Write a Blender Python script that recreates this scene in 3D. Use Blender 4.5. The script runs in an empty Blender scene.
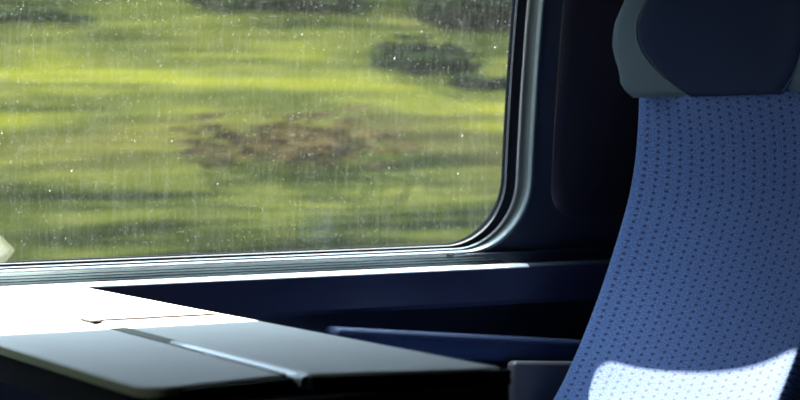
import bpy, bmesh, math, random
from mathutils import Matrix, Vector

# ------------------------------------------------------------------ camera
S = bpy.context.scene
COL = S.collection
cam_d = bpy.data.cameras.new('camera')
cam = bpy.data.objects.new('camera', cam_d)
COL.objects.link(cam)
cam_d.sensor_width = 36.0
cam_d.lens = 2215.0 / 800.0 * 36.0
cam.matrix_world = Matrix(((0.90064894, 0.02741105, -0.43368205, 0.0),
                           (-0.43430326, 0.02332802, -0.90046459, 0.0),
                           (-0.01456574, 0.99935201, 0.03291506, 0.942),
                           (0, 0, 0, 1)))
cam_d.clip_start = 0.02
cam_d.clip_end = 500
cam_d.dof.use_dof = True
cam_d.dof.focus_distance = 2.75
cam_d.dof.aperture_fstop = 9.0
S.camera = cam
S.view_settings.view_transform = 'Standard'
S.view_settings.look = 'None'
S.view_settings.gamma = 1.0
S.view_settings.use_curve_mapping = False
S.view_settings.exposure = 1.0

# ------------------------------------------------------------------ sky and sun
KX, KZ = 0.045, 0.82
w = bpy.data.worlds.new('sky')
S.world = w
w.use_nodes = True
bg = w.node_tree.nodes['Background']
wn, wl_ = w.node_tree.nodes, w.node_tree.links
_tc = wn.new('ShaderNodeTexCoord')
_sp = wn.new('ShaderNodeSeparateXYZ')
_cr = wn.new('ShaderNodeValToRGB')
wl_.new(_tc.outputs['Generated'], _sp.inputs[0])
wl_.new(_sp.outputs[2], _cr.inputs[0])
_e = _cr.color_ramp.elements
_e[0].position, _e[0].color = 0.0, (0.006, 0.009, 0.014, 1)
_e[1].position, _e[1].color = 0.95, (0.72, 0.86, 1.0, 1)
for _p, _c in ((0.22, (0.012, 0.018, 0.030, 1)), (0.40, (0.125, 0.160, 0.205, 1)), (0.55, (0.24, 0.30, 0.37, 1)), (0.75, (0.40, 0.50, 0.60, 1))):
    _k = _e.new(_p)
    _k.color = _c
wl_.new(_cr.outputs[0], bg.inputs[0])
bg.inputs[1].default_value = 15.0
sun_d = bpy.data.lights.new('sun', 'SUN')
sun = bpy.data.objects.new('sun', sun_d)
COL.objects.link(sun)
sun.location = (-5, 12, 14)
sun.rotation_euler = Vector((KX, -1.0, -KZ)).to_track_quat('-Z', 'Y').to_euler()
sun_d.energy = 36.0
sun_d.angle = math.radians(0.5)
sun_d.color = (1.0, 0.95, 0.86)


# ------------------------------------------------------------------ helpers
def link(o, parent=None):
    COL.objects.link(o)
    if parent:
        o.parent = parent
        o.matrix_parent_inverse = parent.matrix_world.inverted()
    return o


def mesh_obj(name, verts, faces, mat, parent=None, smooth=False, uvs=None):
    me = bpy.data.meshes.new(name)
    me.from_pydata([tuple(v) for v in verts], [], faces)
    if uvs:
        ul = me.uv_layers.new(name='UVMap')
        for lp in me.loops:
            ul.data[lp.index].uv = uvs[lp.vertex_index]
    me.materials.append(mat)
    if smooth:
        for p in me.polygons:
            p.use_smooth = True
    me.update()
    return link(bpy.data.objects.new(name, me), parent)


def bm_obj(name, bm, mat, parent=None, smooth=False):
    me = bpy.data.meshes.new(name)
    bmesh.ops.recalc_face_normals(bm, faces=bm.faces)
    bm.to_mesh(me)
    bm.free()
    me.materials.append(mat)
    if smooth:
        for p in me.polygons:
            p.use_smooth = True
    return link(bpy.data.objects.new(name, me), parent)


def empty(name, loc, label=None, cat=None, kind=None):
    o = bpy.data.objects.new(name, None)
    o.location = loc
    COL.objects.link(o)
    o.matrix_world = Matrix.Translation(loc)
    if label:
        o['label'] = label
    if cat:
        o['category'] = cat
    if kind:
        o['kind'] = kind
    return o


def structure(o):
    o['kind'] = 'structure'
    return o


def add_box(bm, x0, x1, y0, y1, z0, z1, bevel=0.0, seg=2, rot=None):
    r = bmesh.ops.create_cube(bm, size=1.0)
    vs = r['verts']
    bmesh.ops.scale(bm, vec=(x1 - x0, y1 - y0, z1 - z0), verts=vs)
    if bevel > 0:
        es = list({e for v in vs for e in v.link_edges})
        rr = bmesh.ops.bevel(bm, geom=es, offset=bevel, segments=seg, affect='EDGES', profile=0.5)
        vs = list({v for f in rr['faces'] for v in f.verts} | {v for v in vs if v.is_valid})
    c = Vector(((x0 + x1) / 2, (y0 + y1) / 2, (z0 + z1) / 2))
    if rot is not None:
        bmesh.ops.rotate(bm, cent=(0, 0, 0), matrix=rot, verts=vs)
    bmesh.ops.translate(bm, vec=c, verts=vs)


def extrude_x(name, prof, x0, x1, mat, parent=None, smooth=False, bevel=0):
    """closed (y, z) profile swept along the carriage"""
    n = len(prof)
    v = [(x0, y, z) for y, z in prof] + [(x1, y, z) for y, z in prof]
    f = [(i, (i + 1) % n, n + (i + 1) % n, n + i) for i in range(n)]
    f += [tuple(range(n))[::-1], tuple(range(n, 2 * n))]
    bm = bmesh.new()
    vv = [bm.verts.new(p) for p in v]
    for q in f:
        bm.faces.new([vv[i] for i in q])
    return bm_obj(name, bm, mat, parent, smooth)


# ------------------------------------------------------------------ materials
def nt(name):
    m = bpy.data.materials.new(name)
    m.use_nodes = True
    t = m.node_tree
    return m, t, t.nodes, t.links, t.nodes['Principled BSDF']


def plain(name, col, rough=0.5, metal=0.0, spec=0.5, noise=0.0, nscale=60, bump=0.0, coat=0.0):
    m, t, N, L, P = nt(name)
    P.inputs['Base Color'].default_value = (*col, 1)
    P.inputs['Roughness'].default_value = rough
    P.inputs['Metallic'].default_value = metal
    P.inputs['Specular IOR Level'].default_value = spec
    P.inputs['Coat Weight'].default_value = coat
    if noise or bump:
        tc = N.new('ShaderNodeTexCoord')
        nz = N.new('ShaderNodeTexNoise')
        nz.inputs['Scale'].default_value = nscale
        nz.inputs['Detail'].default_value = 4
        L.new(tc.outputs['Object'], nz.inputs['Vector'])
        if noise:
            mx = N.new('ShaderNodeMix')
            mx.data_type = 'RGBA'
            mx.inputs[6].default_value = (*[c * (1 - noise) for c in col], 1)
            mx.inputs[7].default_value = (*[min(1, c * (1 + noise)) for c in col], 1)
            L.new(nz.outputs[0], mx.inputs[0])
            L.new(mx.outputs[2], P.inputs['Base Color'])
        if bump:
            b = N.new('ShaderNodeBump')
            b.inputs['Strength'].default_value = bump
            b.inputs['Distance'].default_value = 0.001
            L.new(nz.outputs[0], b.inputs['Height'])
            L.new(b.outputs[0], P.inputs['Normal'])
    return m


def math_node(N, L, op, a, b=None, c=None):
    n = N.new('ShaderNodeMath')
    n.operation = op
    for i, x in enumerate((a, b, c)):
        if x is None:
            continue
        if isinstance(x, (int, float)):
            n.inputs[i].default_value = x
        else:
            L.new(x, n.inputs[i])
    return n.outputs[0]


def seat_fabric():
    """blue moquette with columns of small dark dots, laid out in metres on the UVs"""
    m, t, N, L, P = nt('dotted_blue_fabric')
    uv = N.new('ShaderNodeUVMap')
    uv.uv_map = 'UVMap'
    sp = N.new('ShaderNodeSeparateXYZ')
    L.new(uv.outputs[0], sp.inputs[0])
    PX, PZ = 0.0235, 0.0094
    cx = math_node(N, L, 'DIVIDE', sp.outputs[0], PX)
    col = math_node(N, L, 'FLOOR', cx)
    fx = math_node(N, L, 'SUBTRACT', math_node(N, L, 'FRACT', cx), 0.5)
    par = math_node(N, L, 'MULTIPLY', math_node(N, L, 'MODULO', math_node(N, L, 'ABSOLUTE', col), 2.0), 0.42)
    fz = math_node(N, L, 'SUBTRACT', math_node(N, L, 'FRACT', math_node(N, L, 'ADD', math_node(N, L, 'DIVIDE', sp.outputs[1], PZ), par)), 0.5)
    dx = math_node(N, L, 'MULTIPLY', fx, PX / 0.0040)
    dz = math_node(N, L, 'MULTIPLY', fz, PZ / 0.0021)
    rr = math_node(N, L, 'ADD', math_node(N, L, 'MULTIPLY', dx, dx), math_node(N, L, 'MULTIPLY', dz, dz))
    mr = N.new('ShaderNodeMapRange')
    mr.inputs[1].default_value = 0.6
    mr.inputs[2].default_value = 1.35
    mr.inputs[3].default_value = 1.0
    mr.inputs[4].default_value = 0.0
    L.new(rr, mr.inputs[0])
    # weave
    nz = N.new('ShaderNodeTexNoise')
    nz.inputs['Scale'].default_value = 420
    nz.inputs['Detail'].default_value = 2
    mp = N.new('ShaderNodeMapping')
    mp.inputs['Scale'].default_value = (0.6, 1.0, 1.0)
    L.new(uv.outputs[0], mp.inputs[0])
    L.new(mp.outputs[0], nz.inputs['Vector'])
    cr = N.new('ShaderNodeValToRGB')
    cr.color_ramp.elements[0].position = 0.3
    cr.color_ramp.elements[0].color = (0.013, 0.033, 0.130, 1)
    cr.color_ramp.elements[1].position = 0.66
    cr.color_ramp.elements[1].color = (0.060, 0.106, 0.222, 1)
    L.new(nz.outputs[0], cr.inputs[0])
    mx = N.new('ShaderNodeMix')
    mx.data_type = 'RGBA'
    L.new(mr.outputs[0], mx.inputs[0])
    L.new(cr.outputs[0], mx.inputs[6])
    mx.inputs[7].default_value = (0.010, 0.018, 0.07, 1)
    L.new(mx.outputs[2], P.inputs['Base Color'])
    P.inputs['Roughness'].default_value = 0.85
    P.inputs['Sheen Weight'].default_value = 0.1
    P.inputs['Specular IOR Level'].default_value = 0.2
    P.inputs['Sheen Roughness'].default_value = 0.4
    b = N.new('ShaderNodeBump')
    b.inputs['Strength'].default_value = 0.5
    b.inputs['Distance'].default_value = 0.0008
    L.new(nz.outputs[0], b.inputs['Height'])
    L.new(b.outputs[0], P.inputs['Normal'])
    return m


def pane_glass():
    """window glass with dust film, drips and dried specks"""
    m, t, N, L, P = nt('dusty_window_glass')
    N.remove(P)
    out = N['Material Output']
    tc = N.new('ShaderNodeTexCoord')
    tr = N.new('ShaderNodeBsdfTransparent')
    tr.inputs[0].default_value = (0.93, 0.95, 0.93, 1)
    gl = N.new('ShaderNodeBsdfGlossy')
    gl.inputs['Roughness'].default_value = 0.0
    fr = N.new('ShaderNodeFresnel')
    fr.inputs[0].default_value = 1.5
    ms = N.new('ShaderNodeMixShader')
    L.new(fr.outputs[0], ms.inputs[0])
    L.new(tr.outputs[0], ms.inputs[1])
    L.new(gl.outputs[0], ms.inputs[2])
    dust = N.new('ShaderNodeBsdfTranslucent')
    dust.inputs[0].default_value = (0.8, 0.8, 0.78, 1)
    dd = N.new('ShaderNodeBsdfDiffuse')
    dd.inputs[0].default_value = (0.7, 0.7, 0.7, 1)
    dm = N.new('ShaderNodeMixShader')
    dm.inputs[0].default_value = 0.35
    L.new(dust.outputs[0], dm.inputs[1])
    L.new(dd.outputs[0], dm.inputs[2])

    def noise(scale, mscale, lo, hi, amp, detail=3):
        mp = N.new('ShaderNodeMapping')
        mp.inputs['Scale'].default_value = mscale
        L.new(tc.outputs['Object'], mp.inputs[0])
        nz = N.new('ShaderNodeTexNoise')
        nz.inputs['Scale'].default_value = scale
        nz.inputs['Detail'].default_value = detail
        L.new(mp.outputs[0], nz.inputs['Vector'])
        mr = N.new('ShaderNodeMapRange')
        mr.inputs[1].default_value = lo
        mr.inputs[2].default_value = hi
        mr.inputs[3].default_value = 0
        mr.inputs[4].default_value = amp
        L.new(nz.outputs[0], mr.inputs[0])
        return mr.outputs[0]

    def specks(scale, rad, keep, amp):
        vo = N.new('ShaderNodeTexVoronoi')
        vo.inputs['Scale'].default_value = scale
        L.new(tc.outputs['Object'], vo.inputs['Vector'])
        mr = N.new('ShaderNodeMapRange')
        mr.inputs[1].default_value = rad * 0.4
        mr.inputs[2].default_value = rad
        mr.inputs[3].default_value = 1
        mr.inputs[4].default_value = 0
        L.new(vo.outputs['Distance'], mr.inputs[0])
        sc = N.new('ShaderNodeSeparateColor')
        L.new(vo.outputs['Color'], sc.inputs[0])
        k = math_node(N, L, 'GREATER_THAN', sc.outputs[0], keep)
        return math_node(N, L, 'MULTIPLY', math_node(N, L, 'MULTIPLY', mr.outputs[0], k),
                         math_node(N, L, 'MULTIPLY', sc.outputs[1], amp))

    a = noise(30, (1, 1, 1), 0.3, 0.7, 0.003)
    b = noise(150, (1.6, 1, 0.06), 0.45, 0.85, 0.0075)
    c = noise(420, (1, 1, 0.45), 0.55, 0.8, 0.014, 2)
    d = specks(260, 0.40, 0.80, 0.04)
    e = specks(42, 0.075, 0.62, 0.14)
    s = math_node(N, L, 'ADD', math_node(N, L, 'ADD', a, b), math_node(N, L, 'ADD', c, math_node(N, L, 'ADD', d, e)))
    s = math_node(N, L, 'ADD', s, 0.002)
    s = math_node(N, L, 'MINIMUM', s, 0.8)
    fin = N.new('ShaderNodeMixShader')
    L.new(s, fin.inputs[0])
    L.new(ms.outputs[0], fin.inputs[1])
    L.new(dm.outputs[0], fin.inputs[2])
    L.new(fin.outputs[0], out.inputs[0])
    return m


def clear_glass():
    m, t, N, L, P = nt('clear_window_glass')
    N.remove(P)
    tr = N.new('ShaderNodeBsdfTransparent')
    tr.inputs[0].default_value = (0.95, 0.97, 0.95, 1)
    gl = N.new('ShaderNodeBsdfGlossy')
    gl.inputs['Roughness'].default_value = 0.0
    fr = N.new('ShaderNodeFresnel')
    fr.inputs[0].default_value = 1.5
    ms = N.new('ShaderNodeMixShader')
    L.new(fr.outputs[0], ms.inputs[0])
    L.new(tr.outputs[0], ms.inputs[1])
    L.new(gl.outputs[0], ms.inputs[2])
    L.new(ms.outputs[0], N['Material Output'].inputs[0])
    return m


def bank_material():
    """wild grass in long layers: straw, yellow green, fresh green, dark green"""
    m, t, N, L, P = nt('layered_wild_grass')
    tc = N.new('ShaderNodeTexCoord')

    def noise(ms, scale, detail=4, rough=0.55, off=(0, 0, 0)):
        mp = N.new('ShaderNodeMapping')
        mp.inputs['Scale'].default_value = ms
        mp.inputs['Location'].default_value = off
        L.new(tc.outputs['Object'], mp.inputs[0])
        nz = N.new('ShaderNodeTexNoise')
        nz.inputs['Scale'].default_value = scale
        nz.inputs['Detail'].default_value = detail
        nz.inputs['Roughness'].default_value = rough
        L.new(mp.outputs[0], nz.inputs['Vector'])
        return nz.outputs[0]
    fine = noise((0.15, 0.62, 1.25), 7.0, 5, 0.55)
    thin = noise((0.10, 1.5, 3.0), 7.0, 4, 0.6, (1.7, 0.3, 2.2))
    big = noise((0.30, 0.5, 1.0), 2.2, 3, 0.5, (3.1, 0, 0.4))
    v = math_node(N, L, 'ADD', math_node(N, L, 'MULTIPLY', fine, 0.46), math_node(N, L, 'ADD', math_node(N, L, 'MULTIPLY', big, 0.34), math_node(N, L, 'MULTIPLY', thin, 0.34)))
    cr = N.new('ShaderNodeValToRGB')
    e = cr.color_ramp.elements
    e[0].position = 0.36
    e[0].color = (0.0020, 0.0032, 0.0013, 1)
    e[1].position = 0.62
    e[1].color = (0.0360, 0.0360, 0.0031, 1)
    for p, c in ((0.42, (0.0057, 0.0075, 0.0017)), (0.47, (0.0117, 0.0139, 0.0028)), (0.52, (0.0184, 0.0197, 0.0040)), (0.57, (0.0266, 0.0274, 0.0040))):
        k = e.new(p)
        k.color = (*c, 1)
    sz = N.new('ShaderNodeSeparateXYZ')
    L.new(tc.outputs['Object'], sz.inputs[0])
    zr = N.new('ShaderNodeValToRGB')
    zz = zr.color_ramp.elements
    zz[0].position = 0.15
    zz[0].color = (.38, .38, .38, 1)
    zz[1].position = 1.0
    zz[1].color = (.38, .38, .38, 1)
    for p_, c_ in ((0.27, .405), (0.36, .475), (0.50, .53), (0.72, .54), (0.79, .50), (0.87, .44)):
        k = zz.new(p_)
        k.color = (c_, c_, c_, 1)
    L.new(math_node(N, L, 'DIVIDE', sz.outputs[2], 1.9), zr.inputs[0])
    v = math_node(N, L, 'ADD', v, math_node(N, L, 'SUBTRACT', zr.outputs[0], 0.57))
    L.new(v, cr.inputs[0])
    straw = noise((0.25, 0.5, 1.0), 1.7, 2, 0.5, (9, 2, 5))
    mr = N.new('ShaderNodeMapRange')
    mr.inputs[1].default_value = 0.52
    mr.inputs[2].default_value = 0.72
    mr.inputs[4].default_value = 0.55
    L.new(straw, mr.inputs[0])
    mx = N.new('ShaderNodeMix')
    mx.data_type = 'RGBA'
    L.new(mr.outputs[0], mx.inputs[0])
    L.new(cr.outputs[0], mx.inputs[6])
    mx.inputs[7].default_value = (0.0153, 0.0121, 0.0048, 1)
    N.remove(P)
    df = N.new('ShaderNodeBsdfDiffuse')
    L.new(mx.outputs[2], df.inputs[0])
    L.new(df.outputs[0], N['Material Output'].inputs[0])
    return m


def leaf_material(name, c0, c1):
    m, t, N, L, P = nt(name)
    N.remove(P)
    tc = N.new('ShaderNodeTexCoord')
    mp = N.new('ShaderNodeMapping')
    mp.inputs['Scale'].default_value = (0.25, 1, 1)
    L.new(tc.outputs['Object'], mp.inputs[0])
    nz = N.new('ShaderNodeTexNoise')
    nz.inputs['Scale'].default_value = 4
    L.new(mp.outputs[0], nz.inputs['Vector'])
    cr = N.new('ShaderNodeValToRGB')
    cr.color_ramp.elements[0].position = 0.4
    cr.color_ramp.elements[0].color = (*c0, 1)
    cr.color_ramp.elements[1].position = 0.62
    cr.color_ramp.elements[1].color = (*c1, 1)
    L.new(nz.outputs[0], cr.inputs[0])
    d = N.new('ShaderNodeBsdfDiffuse')
    tl = N.new('ShaderNodeBsdfTranslucent')
    L.new(cr.outputs[0], d.inputs[0])
    L.new(cr.outputs[0], tl.inputs[0])
    ms = N.new('ShaderNodeMixShader')
    ms.inputs[0].default_value = 0.4
    L.new(d.outputs[0], ms.inputs[1])
    L.new(tl.outputs[0], ms.inputs[2])
    L.new(ms.outputs[0], N['Material Output'].inputs[0])
    return m


M = dict(
    wall=plain('dark_blue_wall_panel', (0.030, 0.038, 0.060), 0.42, noise=0.05, nscale=200, bump=0.05),
    inset=plain('grey_violet_panel', (0.028, 0.026, 0.042), 0.40, noise=0.05, nscale=200),
    lower=plain('glossy_dark_trim', (0.060, 0.058, 0.100), 0.25, noise=0.04, nscale=30),
    black=plain('black_rubber', (0.004, 0.005, 0.009), 0.9, spec=0.02),
    rubber=plain('dark_rubber_face', (0.008, 0.010, 0.018), 0.7, spec=0.15),
    spacer=plain('pale_grey_spacer', (0.075, 0.077, 0.080), 0.9, spec=0.03),
    bead=plain('brushed_silver_bead', (0.40, 0.42, 0.45), 0.4, metal=0.3),
    reveal=plain('grey_green_reveal', (0.090, 0.112, 0.114), 0.5, spec=0.3, noise=0.05, nscale=40),
    lip=plain('light_grey_lip', (0.16, 0.205, 0.225), 0.45, spec=0.4, noise=0.03),
    rib=plain('slate_vent_rib', (0.50, 0.60, 0.64), 0.45),
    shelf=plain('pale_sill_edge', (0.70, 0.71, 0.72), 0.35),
    ground=plain('dark_carpet', (0.03, 0.035, 0.05), 0.95, noise=0.3, nscale=300),
    ceil=plain('grey_ceiling', (0.10, 0.11, 0.13), 0.8, noise=0.03),
    side=plain('grey_blue_lining', (0.05, 0.06, 0.085), 0.7, noise=0.03),
    table=plain('light_grey_laminate', (0.88, 0.88, 0.80), 0.45, noise=0.03, nscale=25, bump=0.02),
    edge=plain('reflected_green_edge', (0.62, 0.68, 0.40), 0.35),  # green reflected from outside is put into the edge colour
    seam=plain('brown_seam', (0.012, 0.003, 0.002), 0.9, spec=0.02),
    chan=plain('olive_hinge_channel', (0.12, 0.125, 0.055), 0.6, spec=0.2),
    under=plain('black_table_body', (0.006, 0.007, 0.014), 0.7, spec=0.08),
    cap=plain('grey_table_end', (0.20, 0.22, 0.21), 0.4),
    alu=plain('aluminium_hinge', (0.85, 0.88, 0.88), 0.28, metal=0.25),
    fabric=seat_fabric(),
    wing=plain('slate_blue_leather', (0.028, 0.054, 0.078), 0.6, spec=0.3, noise=0.08, nscale=80, bump=0.1),
    navy=plain('navy_leather', (0.003, 0.008, 0.030), 0.8, spec=0.12, noise=0.1, nscale=60, bump=0.12),
    piping=plain('dark_piping', (0.03, 0.05, 0.09), 0.5),
    shell=plain('dark_seat_shell', (0.02, 0.024, 0.035), 0.5),
    arm=plain('blue_arm_padding', (0.016, 0.033, 0.095), 0.7, noise=0.15, nscale=300, bump=0.2),
    thread=plain('navy_stitching', (0.012, 0.022, 0.08), 0.7),
    support=plain('grey_brown_plastic', (0.085, 0.080, 0.088), 0.5),
    glass=pane_glass(), glass2=clear_glass(),
    grass=bank_material(),
    leaf=leaf_material('dark_hedge_leaves', (0.003, 0.006, 0.003), (0.012, 0.020, 0.006)),
    leaf3=leaf_material('brown_shrub_leaves', (0.012, 0.010, 0.004), (0.038, 0.028, 0.012)),
    leaf2=leaf_material('olive_bush_leaves', (0.05, 0.08, 0.02), (0.20, 0.26, 0.05)),
    gravel=plain('grey_ballast', (0.2, 0.18, 0.16), 0.9, noise=0.4, nscale=20),
)

# ------------------------------------------------------------------ carriage wall and window
Z0 = 0.769          # lower edge of the visible glass
X1 = 1.552          # right edge of the visible glass
X0, ZT = -0.15, 1.262


def yw(z):
    t = max(z - 0.775, 0)
    return 2.8785 - 0.08 * t - 0.18 * t * t


def rrect(x0, x1, z0, z1, r, n=18, c=14):
    """rounded rectangle, counter-clockwise from the lower left, same vertex count for every radius"""
    pts = []
    cs = [(x1 - r, z0 + r, -90), (x1 - r, z1 - r, 0), (x0 + r, z1 - r, 90), (x0 + r, z0 + r, 180)]
    for i, (cx, cz, a0) in enumerate(cs):
        for k in range(c + 1):
            a = math.radians(a0 + 90.0 * k / c)
            pts.append((cx + r * math.cos(a), cz + r * math.sin(a)))
        nx, nz, na = cs[(i + 1) % 4]
        a = math.radians(na)
        e = (nx + r * math.cos(a), nz + r * math.sin(a))
        s = pts[-1]
        for k in range(1, n):
            pts.append((s[0] + (e[0] - s[0]) * k / n, s[1] + (e[1] - s[1]) * k / n))
    return pts


def ring(nr, nb, r, d):
    """outline of a frame step: nr outward at the sides and top, nb outward at the bottom, d into the room"""
    return [(x, yw(z) - d, z) for x, z in rrect(X0 - nr, X1 + nr, Z0 - nb, ZT + nr, r)]


def loft(name, rings, mat, parent=None, smooth=True, caps=False):
    n = len(rings[0])
    v = [p for r in rings for p in r]
    f = []
    for k in range(len(rings) - 1):
        for i in range(n):
            j = (i + 1) % n
            f.append((k * n + i, k * n + j, (k + 1) * n + j, (k + 1) * n + i))
    o = mesh_obj(name, v, f, mat, parent, smooth)
    return o


win = empty('window_1', ((X0 + X1) / 2, yw(Z0), Z0), kind='structure')
win['label'] = 'large rounded train window with dusty glass looking onto a green bank'
R = 0.095
loft('rubber_lip', [ring(-.002, -.002, R, -.004), ring(0, 0, R, .0), ring(.0008, .0004, R, .0006)], M['black'], win)
loft('spacer_strip', [ring(.0006, .0003, R, .0005), ring(.0008, .0006, R, .0030), ring(.0012, .0013, R, .0070)], M['spacer'], win)
loft('rubber_gasket', [ring(.0012, .0013, R, .0070), ring(.0018, .0016, R, .0066), ring(.0090, .0036, R + .002, .0072), ring(.0160, .0046, R + .003, .0082)], M['rubber'], win)
loft('silver_bead', [ring(.0156, .0044, R + .003, .0080), ring(.0162, .0058, R + .003, .0122), ring(.0182, .0060, R + .004, .0126), ring(.0190, .0068, R + .004, .0115)], M['bead'], win)
loft('window_reveal', [ring(.0186, .0066, R + .004, .0112), ring(.0200, .0070, R + .005, .0140), ring(.0204, .0071, R + .005, .0132), ring(.0262, .0082, R + .008, .0270)], M['reveal'], win)
loft('frame_lip', [ring(.0258, .0080, R + .008, .0262), ring(.0268, .0090, R + .008, .0335), ring(.0290, .0100, R + .009, .0342), ring(.0310, .0112, R + .010, .0330), ring(.0328, .0128, R + .010, .0310), ring(.0332, .0136, R + .010, .0280)], M['lip'], win)

# two panes, each a thin solid sheet
for off, nm, mt in ((0.0, 'inner_pane', 'glass2'), (0.034, 'outer_pane', 'glass')):
    g_ = .002 if off == 0 else .030
    out = rrect(X0 - g_, X1 + g_, Z0 - g_ * .5, ZT + g_, R)
    v, f = [], []
    K = 26
    cx, cz = (X0 + X1) / 2, (Z0 + ZT) / 2
    n = len(out)
    for k in range(K):
        s = 1 - k / K
        v += [(cx + (x - cx) * s, yw(cz + (z - cz) * s) + off, cz + (z - cz) * s) for x, z in out]
    v.append((cx, yw(cz) + off, cz))
    for k in range(K - 1):
        for i in range(n):
            j = (i + 1) % n
            f.append((k * n + i, k * n + j, (k + 1) * n + j, (k + 1) * n + i))
    for i in range(n):
        f.append(((K - 1) * n + i, (K - 1) * n + (i + 1) % n, len(v) - 1))
    o = mesh_obj(nm, v, f, M[mt], win, True)
# channel between and outside the panes
loft('outer_seal', [ring(-.001, -.001, R, -.001), ring(.020, .012, R, -.015), ring(.040, .024, R + .02, -.060), ring(.07, .04, R + .03, -.060)], M['black'], win)

# wall panel around the window
big = [(-1.6, 2.6), (0.705, 2.05)]


def wall_ring(s):
    a = ring(.0335, .0140, R + .010, .0275)
    b = rrect(-1.6, 3.2, 0.700, 2.05, 0.02)
    out = []
    for (ax, ay, az), (bx, bz) in zip(a, b):
        x, z = ax + (bx - ax) * s, az + (bz - az) * s
        out.append((x, yw(z) - .0275, z))
    return out


def wall_ring_out():
    return [(x, yw(z) + .062, z) for (x, y, z) in wall_ring(1.0)]


steps = [0, .004, .03, .08, .15, .25, .4, .55, .7, .85, 1.0]
wl = loft('wall_right', [wall_ring(s) for s in steps] + [wall_ring_out(), [(x, yw(z) + .062, z) for x, y, z in ring(.07, .04, R + .03, 0)], ring(.0335, .0140, R, .0275)], M['wall'])
structure(wl)

# raised panel between window and seat, with rounded lower corner
def panel(name, x0, x1, z0, z1, r, d0, d1, mat):
    o = rrect(x0, x1, z0, z1, r)
    def rg(sh, d):
        return [(x, yw(z) - d, z) for x, z in rrect(x0 + sh, x1 - sh, z0 + sh, z1 - sh, max(r - sh, .002))]
    rings = [rg(0, d0), rg(0, d1 - .001), rg(.001, d1)]
    cx, cz = (x0 + x1) / 2, (z0 + z1) / 2
    last = [(x, z) for x, y, z in rings[-1]]
    for k in range(1, 16):
        s = 1 - k / 16
        rings.append([(cx + (x - cx) * s, yw(cz + (z - cz) * s) - d1, cz + (z - cz) * s) for x, z in last])
    return loft(name, rings, mat)


p = panel('trim_3', 1.617, 2.16, 0.803, 1.96, .045, .026, .0295, M['inset'])
structure(p)

# sill: shaded vent ribs between the frame lip and a bright shelf edge
sill = empty('trim_1', (0.8, 2.83, 0.742), kind='structure')
sill['label'] = 'ribbed grey window sill with pale front edge'
yr = 2.853
prof = [(2.875, .7545), (yr, .7545)]
n = 5
zt, zb = .7560, .7415
extrude_x('vent_backing', [(2.878, zt), (2.8560, zt), (2.8450, zb), (2.8450, zb - .004), (2.878, zb - .004)], -1.5, 1.575, M['black'], sill)
NB = 4
for k in range(NB):
    za = zt - .0004 - (zt - zb) * k / NB
    h = (zt - zb) / NB * .66
    ya = 2.8505 - .0095 * k / NB
    extrude_x('vent_bar', [(ya + .0065, za), (ya + .0012, za - .08 * h), (ya + .0002, za - .3 * h), (ya - .0010, za - .85 * h), (ya - .0004, za - h), (ya + .0050, za - h)], -1.5, 1.575, M['rib'], sill)
bm = bmesh.new()
fr_ = [bm.verts.new((x, 2.8355, z)) for x, z in ((1.470, .7572), (3.1, .7572), (3.1, .7405), (1.560, .7405))]
bk_ = [bm.verts.new((x, 2.878, z)) for x, z in ((1.470, .7572), (3.1, .7572), (3.1, .7405), (1.560, .7405))]
bm.faces.new(fr_)
bm.faces.new(bk_[::-1])
for i in range(4):
    bm.faces.new((fr_[i], fr_[(i + 1) % 4], bk_[(i + 1) % 4], bk_[i]))
bm_obj('sill_shadow_wedge', bm, M['wall'], sill)  # dark wedge added for the shadow that tapers across the rib ends
# ledge that carries the frame lip over the ribs, ends where the corner begins
bm = bmesh.new()
bm.free()
extrude_x('sill_ledge', [(2.870, .7605), (2.8515, .7598), (2.8460, .7572), (2.8452, .7560), (2.870, .7555)], -1.5, 1.450, M['shelf'], sill)
bm = bmesh.new()
r_ = bmesh.ops.create_uvsphere(bm, u_segments=16, v_segments=10, radius=.0045)
bmesh.ops.scale(bm, vec=(1.1, 1, .75), verts=r_['verts'])
bmesh.ops.translate(bm, vec=(1.4495, 2.846, .7555), verts=r_['verts'])
bm_obj('ledge_end_cap', bm, M['wall'], sill, True)
# shelf with a bullnose
pf = [(2.88, .7425)]
for k in range(7):
    a = math.radians(90 + 180 * k / 6)
    pass
pf = [(2.88, .7418), (2.8120, .7412), (2.8045, .7382), (2.8035, .7368), (2.805, .7360)]
pf += [(2.88, .7355)]
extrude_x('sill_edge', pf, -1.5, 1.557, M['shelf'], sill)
extrude_x('sill_edge_shade', pf, 1.5572, 3.1, M['wall'], sill)  # same sill edge past the jamb, its shade put into a darker colour

# dark panel below the sill, and the recessed lower wall
extrude_x('trim_2', [(2.807, .7360), (2.8065, .690), (2.811, .6835), (2.87, .679), (2.90, .7360)], -1.55, 3.15, M['lower'])['kind'] = 'structure'
bm = bmesh.new()
add_box(bm, -1.6, 3.2, 2.872, 2.94, 0, .7376)
structure(bm_obj('wall_right', bm, M['side']))

# rest of the carriage interior
def shell_box(name, x0, x1, y0, y1, z0, z1, mat):
    bm = bmesh.new()
    add_box(bm, x0, x1, y0, y1, z0, z1)
    return structure(bm_obj(name, bm, mat))


shell_box('floor', -1.6, 3.2, -.35, 2.94, -.05, 0, M['ground'])
shell_box('ceiling', -1.6, 3.2, -.35, 2.94, 2.05, 2.12, M['ceil'])
shell_box('wall_left', -1.6, 3.2, -.40, -.35, 0, 2.05, M['side'])
shell_box('wall_front', 3.2, 3.26, -.35, 2.94, 0, 2.05, M['side'])
shell_box('wall_rear', -1.66, -1.6, -.35, 2.94, 0, 2.05, M['side'])

# ------------------------------------------------------------------ outside: ballast, grassy cutting, unseen hedge
rnd = random.Random(4)
from mathutils import noise as mn


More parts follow.
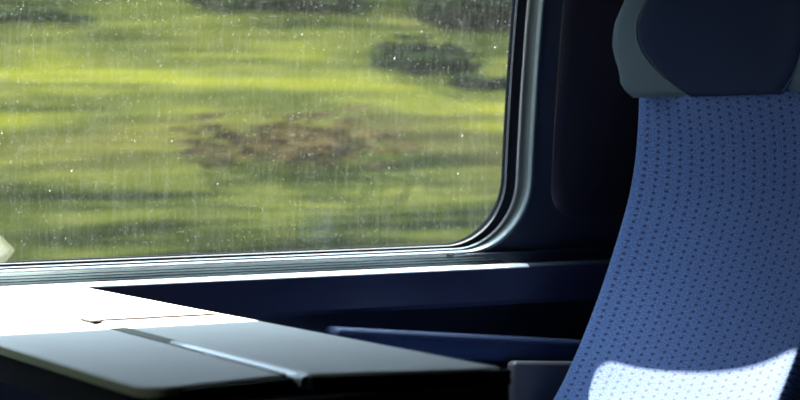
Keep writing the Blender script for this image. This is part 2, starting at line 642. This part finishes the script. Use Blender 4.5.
def bank_z(y):
    if y < 5.2:
        return -1.0 + max(0, y - 4.2) * .15
    t = y - 5.2
    return -.85 + t * .42 if t < 9 else -.85 + 9 * .42 + (t - 9) * .05


v, f = [], []
NX, NY = 160, 220
for i in range(NX + 1):
    x = -8 + 34 * i / NX
    for j in range(NY + 1):
        y = 3.1 + 27 * (j / NY) ** 1.25
        z = bank_z(y)
        if y > 5.2:
            z += .035 * (mn.noise(Vector((x * .35, y * 2.2, 1.3))) + .6 * mn.noise(Vector((x * .9, y * 5.5, 7.7))))
        v.append((x, y, z))
for i in range(NX):
    for j in range(NY):
        a = i * (NY + 1) + j
        f.append((a, a + NY + 1, a + NY + 2, a + 1))
g = mesh_obj('grass_bank', v, f, M['grass'], None, True)
g['kind'] = 'structure'


def foliage(name, mat, items, label, cat, leaf=.05, per=500, seed=1):
    """mass of leaves filling long ellipsoids: one uncountable object"""
    r = random.Random(seed)
    v, f = [], []
    for (cx, cy, cz, ax, ay, az) in items:
        for _ in range(per):
            while True:
                p = Vector((r.uniform(-1, 1), r.uniform(-1, 1), r.uniform(-1, 1)))
                if .55 < p.length < 1:
                    break
            c = Vector((cx + p.x * ax, cy + p.y * ay, cz + p.z * az))
            d1 = Vector((r.gauss(0, 1), r.gauss(0, 1), r.gauss(0, 1))).normalized()
            d2 = d1.orthogonal().normalized()
            s = leaf * r.uniform(.6, 1.4)
            b = len(v)
            v += [c - d1 * s, c + d2 * s * .45, c + d1 * s, c - d2 * s * .45]
            f.append((b, b + 1, b + 2, b + 3))
    o = mesh_obj(name, v, f, mat)
    o['kind'] = 'stuff'
    o['label'] = label
    o['category'] = cat
    return o


items = []  # hedge out of view, placed and sized to block low sky light
for k in range(46):
    x = -4 + k * .62 + rnd.uniform(-.2, .2)
    items.append((x * 1.6 - 2, 22.5 + rnd.uniform(-.3, .5), 3.9 + rnd.uniform(-.2, .3), 1.4, .9, 1.2 + rnd.uniform(0, .3)))
foliage('unseen_hedge', M['leaf'], items, 'unseen leafy hedge beyond the green bank, sized to hold back low sky light', 'hedge', .14, 900, 2)

# low shrubs growing on the slope
def shrub(x, y, ax, az, label, seed, mat='leaf', dens=1.0):
    r = random.Random(seed)
    v, f = [], []
    z = bank_z(y)
    per = int(1500 * dens * ax * az / .04)
    for _ in range(min(max(per, 150), 3600)):
        p = Vector((max(-1.2, min(1.2, r.gauss(0, .62))), max(-1.1, min(1.1, r.gauss(0, .6))), min(1.3, abs(r.gauss(0, .6)))))
        c = Vector((x + p.x * ax, y + p.y * az * 1.6, bank_z(y + p.y * az * 1.6) + p.z * az))
        d1 = Vector((1, r.gauss(0, .35), r.gauss(0, .07))).normalized()
        d2 = Vector((0, r.gauss(0, .6), 1)).normalized()
        s_ = .085 * r.uniform(.5, 1.5)
        b = len(v)
        v += [c - d1 * s_, c + d2 * s_ * .11, c + d1 * s_, c - d2 * s_ * .11]
        f.append((b, b + 1, b + 2, b + 3))
    # woody stems that carry the leaves
    for k in range(7):
        bx, by = x + ax * (k - 3) / 4.5, y + r.uniform(-.05, .05)
        b = len(v)
        h = az * .8
        v += [Vector((bx - .01, by, z - .08)), Vector((bx + .01, by, z - .08)), Vector((bx, by + .015, z - .08)), Vector((bx + r.uniform(-.1, .1), by, z + h))]
        f += [(b, b + 1, b + 3), (b + 1, b + 2, b + 3), (b + 2, b, b + 3)]
    o = mesh_obj('low_shrub', v, f, M[mat])
    o['label'] = label
    o['category'] = 'shrub'


for a_ in (
        (5.07, 10.22, .20, .080, 'dark shrub seen through the glass in the upper right of the pane', 11, 'leaf', .55),
        (5.98, 10.90, .46, .12, 'wide dark shrub at the top right corner of the window pane', 12),
        (4.62, 11.05, .38, .07, 'long low dark shrub seen along the top edge of the pane, right of its middle', 13),
        (3.05, 10.80, .30, .035, 'small low dark shrub seen at the top left of the pane', 14),
        (3.92, 9.22, .42, .10, 'brownish low shrub in the middle of the green bank', 15, 'leaf3', .12),
        (5.50, 9.95, .30, .03, 'thin low dark shrub seen beside the right edge of the pane', 16)):
    shrub(*a_)

# ------------------------------------------------------------------ folding table
TX0, TX1, TY0, TY1 = .567, .878, 1.628, 2.8035
YH = 2.270
XH = .7205


def xh(y):
    return .7085 + .0155 * (y - 1.64) / .61

TZ = .740
tab = empty('folding_table', (.72, 2.2, 0), 'light grey folding train table below the window, its wall end in bright sun', 'table')


def slab(name, pts, z0, z1, mat, parent, bev=.0015):
    bm = bmesh.new()
    b = [bm.verts.new((x, y, z0)) for x, y in pts]
    t = [bm.verts.new((x, y, z1)) for x, y in pts]
    n = len(pts)
    bm.faces.new(b[::-1])
    bm.faces.new(t)
    for i in range(n):
        bm.faces.new((b[i], b[(i + 1) % n], t[(i + 1) % n], t[i]))
    bm.normal_update()
    if bev:
        es = [e for e in bm.edges if all(abs(q.co.z - z1) < 1e-6 for q in e.verts)]
        bmesh.ops.bevel(bm, geom=es, offset=bev, segments=2, affect='EDGES', profile=.5)
    return bm_obj(name, bm, mat, parent)


def rounded(x0, x1, y0, y1, rs, n=8):
    """corners ordered (x0,y0),(x1,y0),(x1,y1),(x0,y1) with their own radii"""
    out = []
    for (cx, cy, sx, sy, a0), r in zip(((x0, y0, 1, 1, 180), (x1, y0, -1, 1, 270), (x1, y1, -1, -1, 0), (x0, y1, 1, -1, 90)), rs):
        if r == 0:
            out.append((cx, cy))
            continue
        for k in range(n + 1):
            a = math.radians(a0 + 90 * k / n)
            out.append((cx + sx * r + r * math.cos(a), cy + sy * r + r * math.sin(a)))
    return out


e = .0018
slab('fixed_top', rounded(TX0 + e, TX1 - e, YH + .0012, TY1, (0, 0, 0, 0)), TZ - .006, TZ, M['table'], tab)
GAP = .0028


def slant(x, y):
    """the leaf ends run back towards the hinge"""
    if y > TY0 + .10:
        return y
    return y + .048 * max(0, 1 - abs(x - .7095) / .155)


def leaf_outline(side, g, near):
    """side -1: leaf towards the camera side, +1: leaf towards the seat; g shrinks it"""
    if side < 0:
        o = [(x, y) for x, y in rounded(TX0 + g, XH, near, YH - GAP, (.030, .0, 0, 0))]
        return [(min(x, xh(y) - .0085) if x > .70 else x, slant(x, y)) for x, y in o]
    o = [(x, y) for x, y in rounded(XH, TX1 - g, near, YH - GAP, (0, .012, 0, 0))]
    return [(max(x, xh(y) + .0055) if x < .74 else x, slant(x, y)) for x, y in o]


lf = slab('leaf', leaf_outline(-1, e, TY0 + .008), TZ - .006, TZ, M['table'], tab)
lf2 = slab('leaf', leaf_outline(1, e, TY0), TZ - .006, TZ, M['table'], tab)
slab('edge_band', leaf_outline(-1, 0, TY0 + .0065), TZ - .0085, TZ - .0010, M['edge'], lf, 0)
slab('edge_band', leaf_outline(1, 0, TY0 - .0015), TZ - .0085, TZ - .0010, M['edge'], lf2, 0)
bm = bmesh.new()
add_box(bm, XH + .002, TX1 - .012, YH - .016, YH + .012, TZ - .008, TZ + .0004)
add_box(bm, TX0 + .004, XH - .03, YH - .004, YH + .0015, TZ - .008, TZ + .0003)
bm_obj('seam_strip', bm, M['seam'], tab)
slab('table_body', rounded(TX0 + .004, TX1 - .003, TY0 + .055, TY1, (.02, .01, 0, 0)), TZ - .036, TZ - .0085, M['under'], tab, 0)
slab('edge_band', rounded(TX0, TX1, YH, TY1, (0, 0, 0, 0)), TZ - .0085, TZ - .0012, M['edge'], tab, 0)
# aisle end block
slab('end_cap', [(TX0 + .05, TY0 + .06), (.884, TY0 - .004), (.889, TY0 + .03), (.8945, TY0 + .17), (.890, TY0 + .26), (.874, TY0 + .34), (.60, TY0 + .34)], TZ - .0135, TZ - .0088, M['cap'], tab, .001)
slab('end_block', [(TX0 + .015, TY0 + .010), (TX0 + .04, TY0 - .002), (.870, TY0 - .0075), (.880, TY0 - .005), (.884, TY0 + .002), (.884, TY0 + .16), (TX0 + .010, TY0 + .16), (TX0 + .006, TY0 + .03)], TZ - .075, TZ - .0136, M['under'], tab, 0)
slab('end_strip', [(TX0 + .03, TY0 + .0145), (.7095, TY0 + .0440), (.866, TY0 - .0040), (.876, TY0 - .0030), (.880, TY0 + .003), (.884, TY0 + .003), (.881, TY0 - .0070), (.868, TY0 - .0080), (.7095, TY0 + .0385), (TX0 + .03, TY0 + .0100)][::-1], TZ - .0140, TZ - .0018, M['under'], tab, 0)
# hinge channel and bright rounded cover
bm = bmesh.new()
bm.free()
slab('hinge_channel', [(xh(TY0 + .05) - .0095, TY0 + .05), (xh(TY0 + .05) + .0065, TY0 + .05), (xh(YH) + .0075, YH - .05), (xh(YH) + .0000, YH - .042), (xh(YH) - .0105, YH - .05)], TZ - .008, TZ + .0005, M['chan'], tab, 0)
bm = bmesh.new()
add_box(bm, xh(YH) - .008, xh(YH) + .004, YH - .030, YH + .012, TZ - .006, TZ + .0024, .0006)
bm_obj('hinge_pin', bm, M['under'], tab)
v, f = [], []
NS = 10
ys = [1.648, 1.653, 1.665, 1.75, 1.85, 1.93, 1.985, 1.992]
rs = [.75, 1.0, 1, 1, 1, 1, .95, .6]
for y, s in zip(ys, rs):
    for k in range(NS + 1):
        a = math.pi * k / NS
        v.append((xh(y) - .0015 + .0066 * s * math.cos(a), y, TZ - (.0022 if 0 < k < NS or y > 1.66 else .0075) + .0050 * s * math.sin(a)))
for i in range(len(ys) - 1):
    for k in range(NS):
        a = i * (NS + 1) + k
        f.append((a, a + 1, a + NS + 2, a + NS + 1))
f.append(tuple(range(NS + 1)))
f.append(tuple(range((len(ys) - 1) * (NS + 1), len(ys) * (NS + 1)))[::-1])
h = mesh_obj('hinge_cover', v, f, M['alu'], tab, True)
h['label'] = 'bright aluminium hinge cover'
bm = bmesh.new()
add_box(bm, .70, .745, 1.95, 2.02, 0.0, TZ - .036, .008)
bm_obj('leg', bm, M['under'], tab)
bm = bmesh.new()
add_box(bm, .63, .81, 1.88, 2.09, 0.0, .015, .004)
bm_obj('foot_plate', bm, M['under'], tab)
bm = bmesh.new()
add_box(bm, .66, .80, 2.76, 2.8165, TZ - .10, TZ - .036, .004)
bm_obj('wall_bracket', bm, M['under'], tab)

# ------------------------------------------------------------------ seat
YC = 2.425
XS = -.043      # seat offset along the carriage
HW = .259
REC = .026
PROF = [(1.400, .40), (1.455, .45), (1.510, .50), (1.555, .55), (1.597, .62), (1.635, .70), (1.659, .76), (1.678, .81), (1.693, .86), (1.702, .92), (1.706, .985)]


def interp(z):
    if z <= PROF[0][1]:
        return PROF[0][0]
    for (xa, za), (xb, zb) in zip(PROF, PROF[1:]):
        if z <= zb:
            return xa + (xb - xa) * (z - za) / (zb - za)
    return PROF[-1][0]


def smooth_x(z):
    return XS + sum(interp(z + d) for d in (-.03, -.02, -.01, 0, .01, .02, .03)) / 7


seat = empty('train_seat', (1.5, YC, 0), 'blue dotted train seat with navy headrest beside the window, lower backrest sunlit', 'seat')


def recess(z):
    pts = [(.40, .012), (.62, .015), (.75, .026), (.85, .030), (.92, .020), (.985, .004)]
    for (za, a), (zb, b) in zip(pts, pts[1:]):
        if z <= zb:
            return a + (b - a) * max(0, z - za) / (zb - za)
    return pts[-1][1]


def section(hw, rec, thick, er):
    """outline across the backrest: list of (y offset, x offset behind the edge line)"""
    pts = []
    nf = 28
    for k in range(nf + 1):
        u = -1 + 2 * k / nf
        y = u * (hw - er)
        pts.append((y, -er * .0 + rec * (1 - abs(u) ** 2.4)))
    for k in range(1, 9):
        a = math.radians(90 * k / 8)
        pts.append((hw - er + er * math.sin(a), er * (1 - math.cos(a)) * 1.6))
    pts.append((hw, thick - .01))
    pts.append((hw - .02, thick))
    pts.append((-hw + .02, thick))
    pts.append((-hw, thick - .01))
    for k in range(8, 0, -1):
        a = math.radians(90 * k / 8)
        pts.append((-(hw - er + er * math.sin(a)), er * (1 - math.cos(a)) * 1.6))
    return pts


def backrest(parent):
    rows = []
    zs = [.40 + (.985 - .40) * k / 48 for k in range(49)]
    arc = 0
    prev = None
    v, uv = [], []
    for i, z in enumerate(zs):
        x = smooth_x(z)
        if prev:
            arc += math.hypot(x - prev[0], z - prev[1])
        prev = (x, z)
        dx = smooth_x(z + .01) - smooth_x(z - .01)
        nrm = Vector((.02, 0, -dx)).normalized()
        hw = HW
        sec = section(hw, recess(z), .075, .018)
        acc = 0
        for k, (y, t) in enumerate(sec):
            v.append((x + nrm.x * t, YC - y, z + nrm.z * t))
            uv.append((y + (.0 if t < .04 else .03), arc))
    # rounded top: shrink the outline backwards
    m = len(section(HW, recess(.985), .075, .018))
    for q in (.5, .85, 1.0):
        x, z = prev
        for k, (y, t) in enumerate(section(HW, recess(.985), .075, .018)):
            tt = t + (.0375 - t) * q * .55
            v.append((x + .004 * q + tt, YC - y * (1 - .02 * q), z + .012 * math.sin(q * math.pi / 2)))
            uv.append((y, arc + .01 * q))
    n = len(zs) + 3
    f = []
    for i in range(n - 1):
        for k in range(m):
            j = (k + 1) % m
            f.append((i * m + k, i * m + j, (i + 1) * m + j, (i + 1) * m + k))
    f.append(tuple((n - 1) * m + k for k in range(m)))
    f.append(tuple(range(m))[::-1])
    return mesh_obj('backrest', v, f, M['fabric'], parent, True, uv)


backrest(seat)


# headrest: slate shell with forward wings, navy centre pad
def hx(y, z):
    a = min(abs(y) / .27, 1.15)
    return XS + 1.712 - .080 * a ** 2.6 + .02 * max(0, z - 1.05)


def outline_half(z):
    """half width of the headrest at height z"""
    pts = [(.978, .216), (.992, .226), (1.016, .228), (1.035, .234), (1.05, .237), (1.07, .236), (1.085, .233), (1.115, .220), (1.15, .212), (1.18, .20), (1.20, .19), (1.25, .165), (1.28, .13), (1.295, .08)]
    for (za, a), (zb, b) in zip(pts, pts[1:]):
        if z <= zb:
            return a + (b - a) * max(0, z - za) / (zb - za)
    return pts[-1][1]


def headrest(parent):
    zs = [.978 + (1.295 - .978) * k / 30 for k in range(31)]
    v = []
    NF = 30
    for i, z in enumerate(zs):
        hw = outline_half(z)
        end = min(1.0, i / 2.0, (30 - i) / 3.0)
        row = []
        for k in range(NF + 1):
            u = -1 + 2 * k / NF
            y = hw * math.sin(u * math.pi / 2)
            row.append((hx(y, z) + .012 * abs(u) ** 8 + .008 * (1 - end), y))
        for k in range(NF + 1):
            u = 1 - 2 * k / NF
            y = (hw - .002) * math.sin(u * math.pi / 2)
            row.append((hx(y, z) + .030 + .030 * (1 - abs(u) ** 3) - .006 * (1 - end), y))
        v += [(x, YC + .010 - y, z) for x, y in row]
    m = 2 * (NF + 1)
    f = []
    for i in range(len(zs) - 1):
        for k in range(m):
            j = (k + 1) % m
            f.append((i * m + k, i * m + j, (i + 1) * m + j, (i + 1) * m + k))
    f.append(tuple(range(m))[::-1])
    f.append(tuple((len(zs) - 1) * m + k for k in range(m)))
    hr = mesh_obj('headrest', v, f, M['wing'], parent, True)
    hr['label'] = 'slate blue winged headrest shell'
    # pad
    def pad_half(z):
        pts = [(.974, .100), (.990, .128), (1.005, .152), (1.02, .170), (1.04, .187), (1.06, .195), (1.08, .196), (1.10, .188), (1.115, .179), (1.13, .182), (1.18, .155), (1.23, .11), (1.25, .06)]
        for (za, a), (zb, b) in zip(pts, pts[1:]):
            if z <= zb:
                return a + (b - a) * (z - za) / (zb - za)
        return .02
    zs = [.977 + (1.25 - .977) * k / 40 for k in range(41)]
    v, f = [], []
    NP = 36
    for z in zs:
        hw = pad_half(z)
        for k in range(NP + 1):
            u = -1 + 2 * k / NP
            y = hw * u
            ez = min(1, (1.25 - z) / .03)
            b = (1 - abs(u) ** 14) * (ez ** .4 if ez > 0 else 0)
            v.append((hx(y, z) + .002 - .010 * b, YC + .010 - y, z))
    for i in range(40):
        for k in range(NP):
            a = i * (NP + 1) + k
            f.append((a, a + 1, a + NP + 2, a + NP + 1))
    pd = mesh_obj('headrest_pad', v, f, M['navy'], hr, True)
    sd = pd.modifiers.new('thickness', 'SOLIDIFY')
    sd.thickness = .010
    sd.offset = -1
    pd['label'] = 'navy leather centre pad'
    # piping round the pad
    for sgn in (-1, 1):
        zz = [.98 + .0054 * k for k in range(50)]
        v, f = [], []
        for z in zz:
            y = sgn * pad_half(z)
            for k in range(6):
                t = math.pi * k / 3
                v.append((hx(y, z) - .0005 + .0014 * math.cos(t), YC + .010 - y + .0014 * math.sin(t), z))
        for i in range(len(zz) - 1):
            for k in range(6):
                f.append((i * 6 + k, i * 6 + (k + 1) % 6, (i + 1) * 6 + (k + 1) % 6, (i + 1) * 6 + k))
        mesh_obj('piping', v, f, M['piping'], pd, True)


headrest(seat)

# cushion, shell, base, armrest
bm = bmesh.new()
add_box(bm, 1.05, 1.52, YC - .25, YC + .25, .34, .45, .035, 5)
cu = bm_obj('cushion', bm, M['fabric'], seat, True)
ul = cu.data.uv_layers.new(name='UVMap')
for lp in cu.data.loops:
    c = cu.data.vertices[lp.vertex_index].co
    ul.data[lp.index].uv = (c.y, c.x + c.z)
bm = bmesh.new()
add_box(bm, 1.10, 1.60, YC - .235, YC + .235, .28, .338, .015, 3)
bm_obj('seat_frame', bm, M['shell'], seat)
v = []
zs = [.36, .45, .55, .65, .75, .85, .95, 1.0, 1.1, 1.2, 1.26]
for z in zs:
    x = smooth_x(min(z, .985)) + .074
    hw = HW - .006 if z < 1.0 else outline_half(z) - .02
    v += [(x, YC - hw, z), (x + .025, YC - hw + .03, z), (x + .025, YC + hw - .03, z), (x, YC + hw, z)]
f = []
for i in range(len(zs) - 1):
    for k in range(4):
        a, b = i * 4 + k, i * 4 + (k + 1) % 4
        f.append((a, b, b + 4, a + 4))
f += [(3, 2, 1, 0), tuple(len(v) - 4 + k for k in range(4))]
mesh_obj('back_shell', v, f, M['shell'], seat, False)
for yy in (YC - .17, YC + .17):
    bm = bmesh.new()
    add_box(bm, 1.28, 1.36, yy - .02, yy + .02, 0, .285, .006)
    bm_obj('leg', bm, M['shell'], seat)

ROT = Matrix.Rotation(math.radians(5.8), 3, 'Y')
bm = bmesh.new()
add_box(bm, 1.225, 1.66, 2.752, 2.802, .612, .648, .009, 4, ROT)
arm = bm_obj('armrest', bm, M['arm'], seat, True)
for k in range(58):
    pass
bm = bmesh.new()
for k in range(50):
    c = Vector((-.20 + k * .0080, -.0255, .0080))
    c = ROT @ c + Vector(((1.225 + 1.66) / 2, 2.777, .630))
    add_box(bm, c.x - .0022, c.x + .0022, c.y - .0008, c.y + .0008, c.z - .0015, c.z + .0015)
st = bm_obj('stitching', bm, M['thread'], arm)
bm = bmesh.new()
add_box(bm, 1.475, 1.64, 2.720, 2.745, .36, .606, .008, 4, Matrix.Rotation(math.radians(4), 3, 'Y'))
bm_obj('armrest_support', bm, M['support'], seat, True)
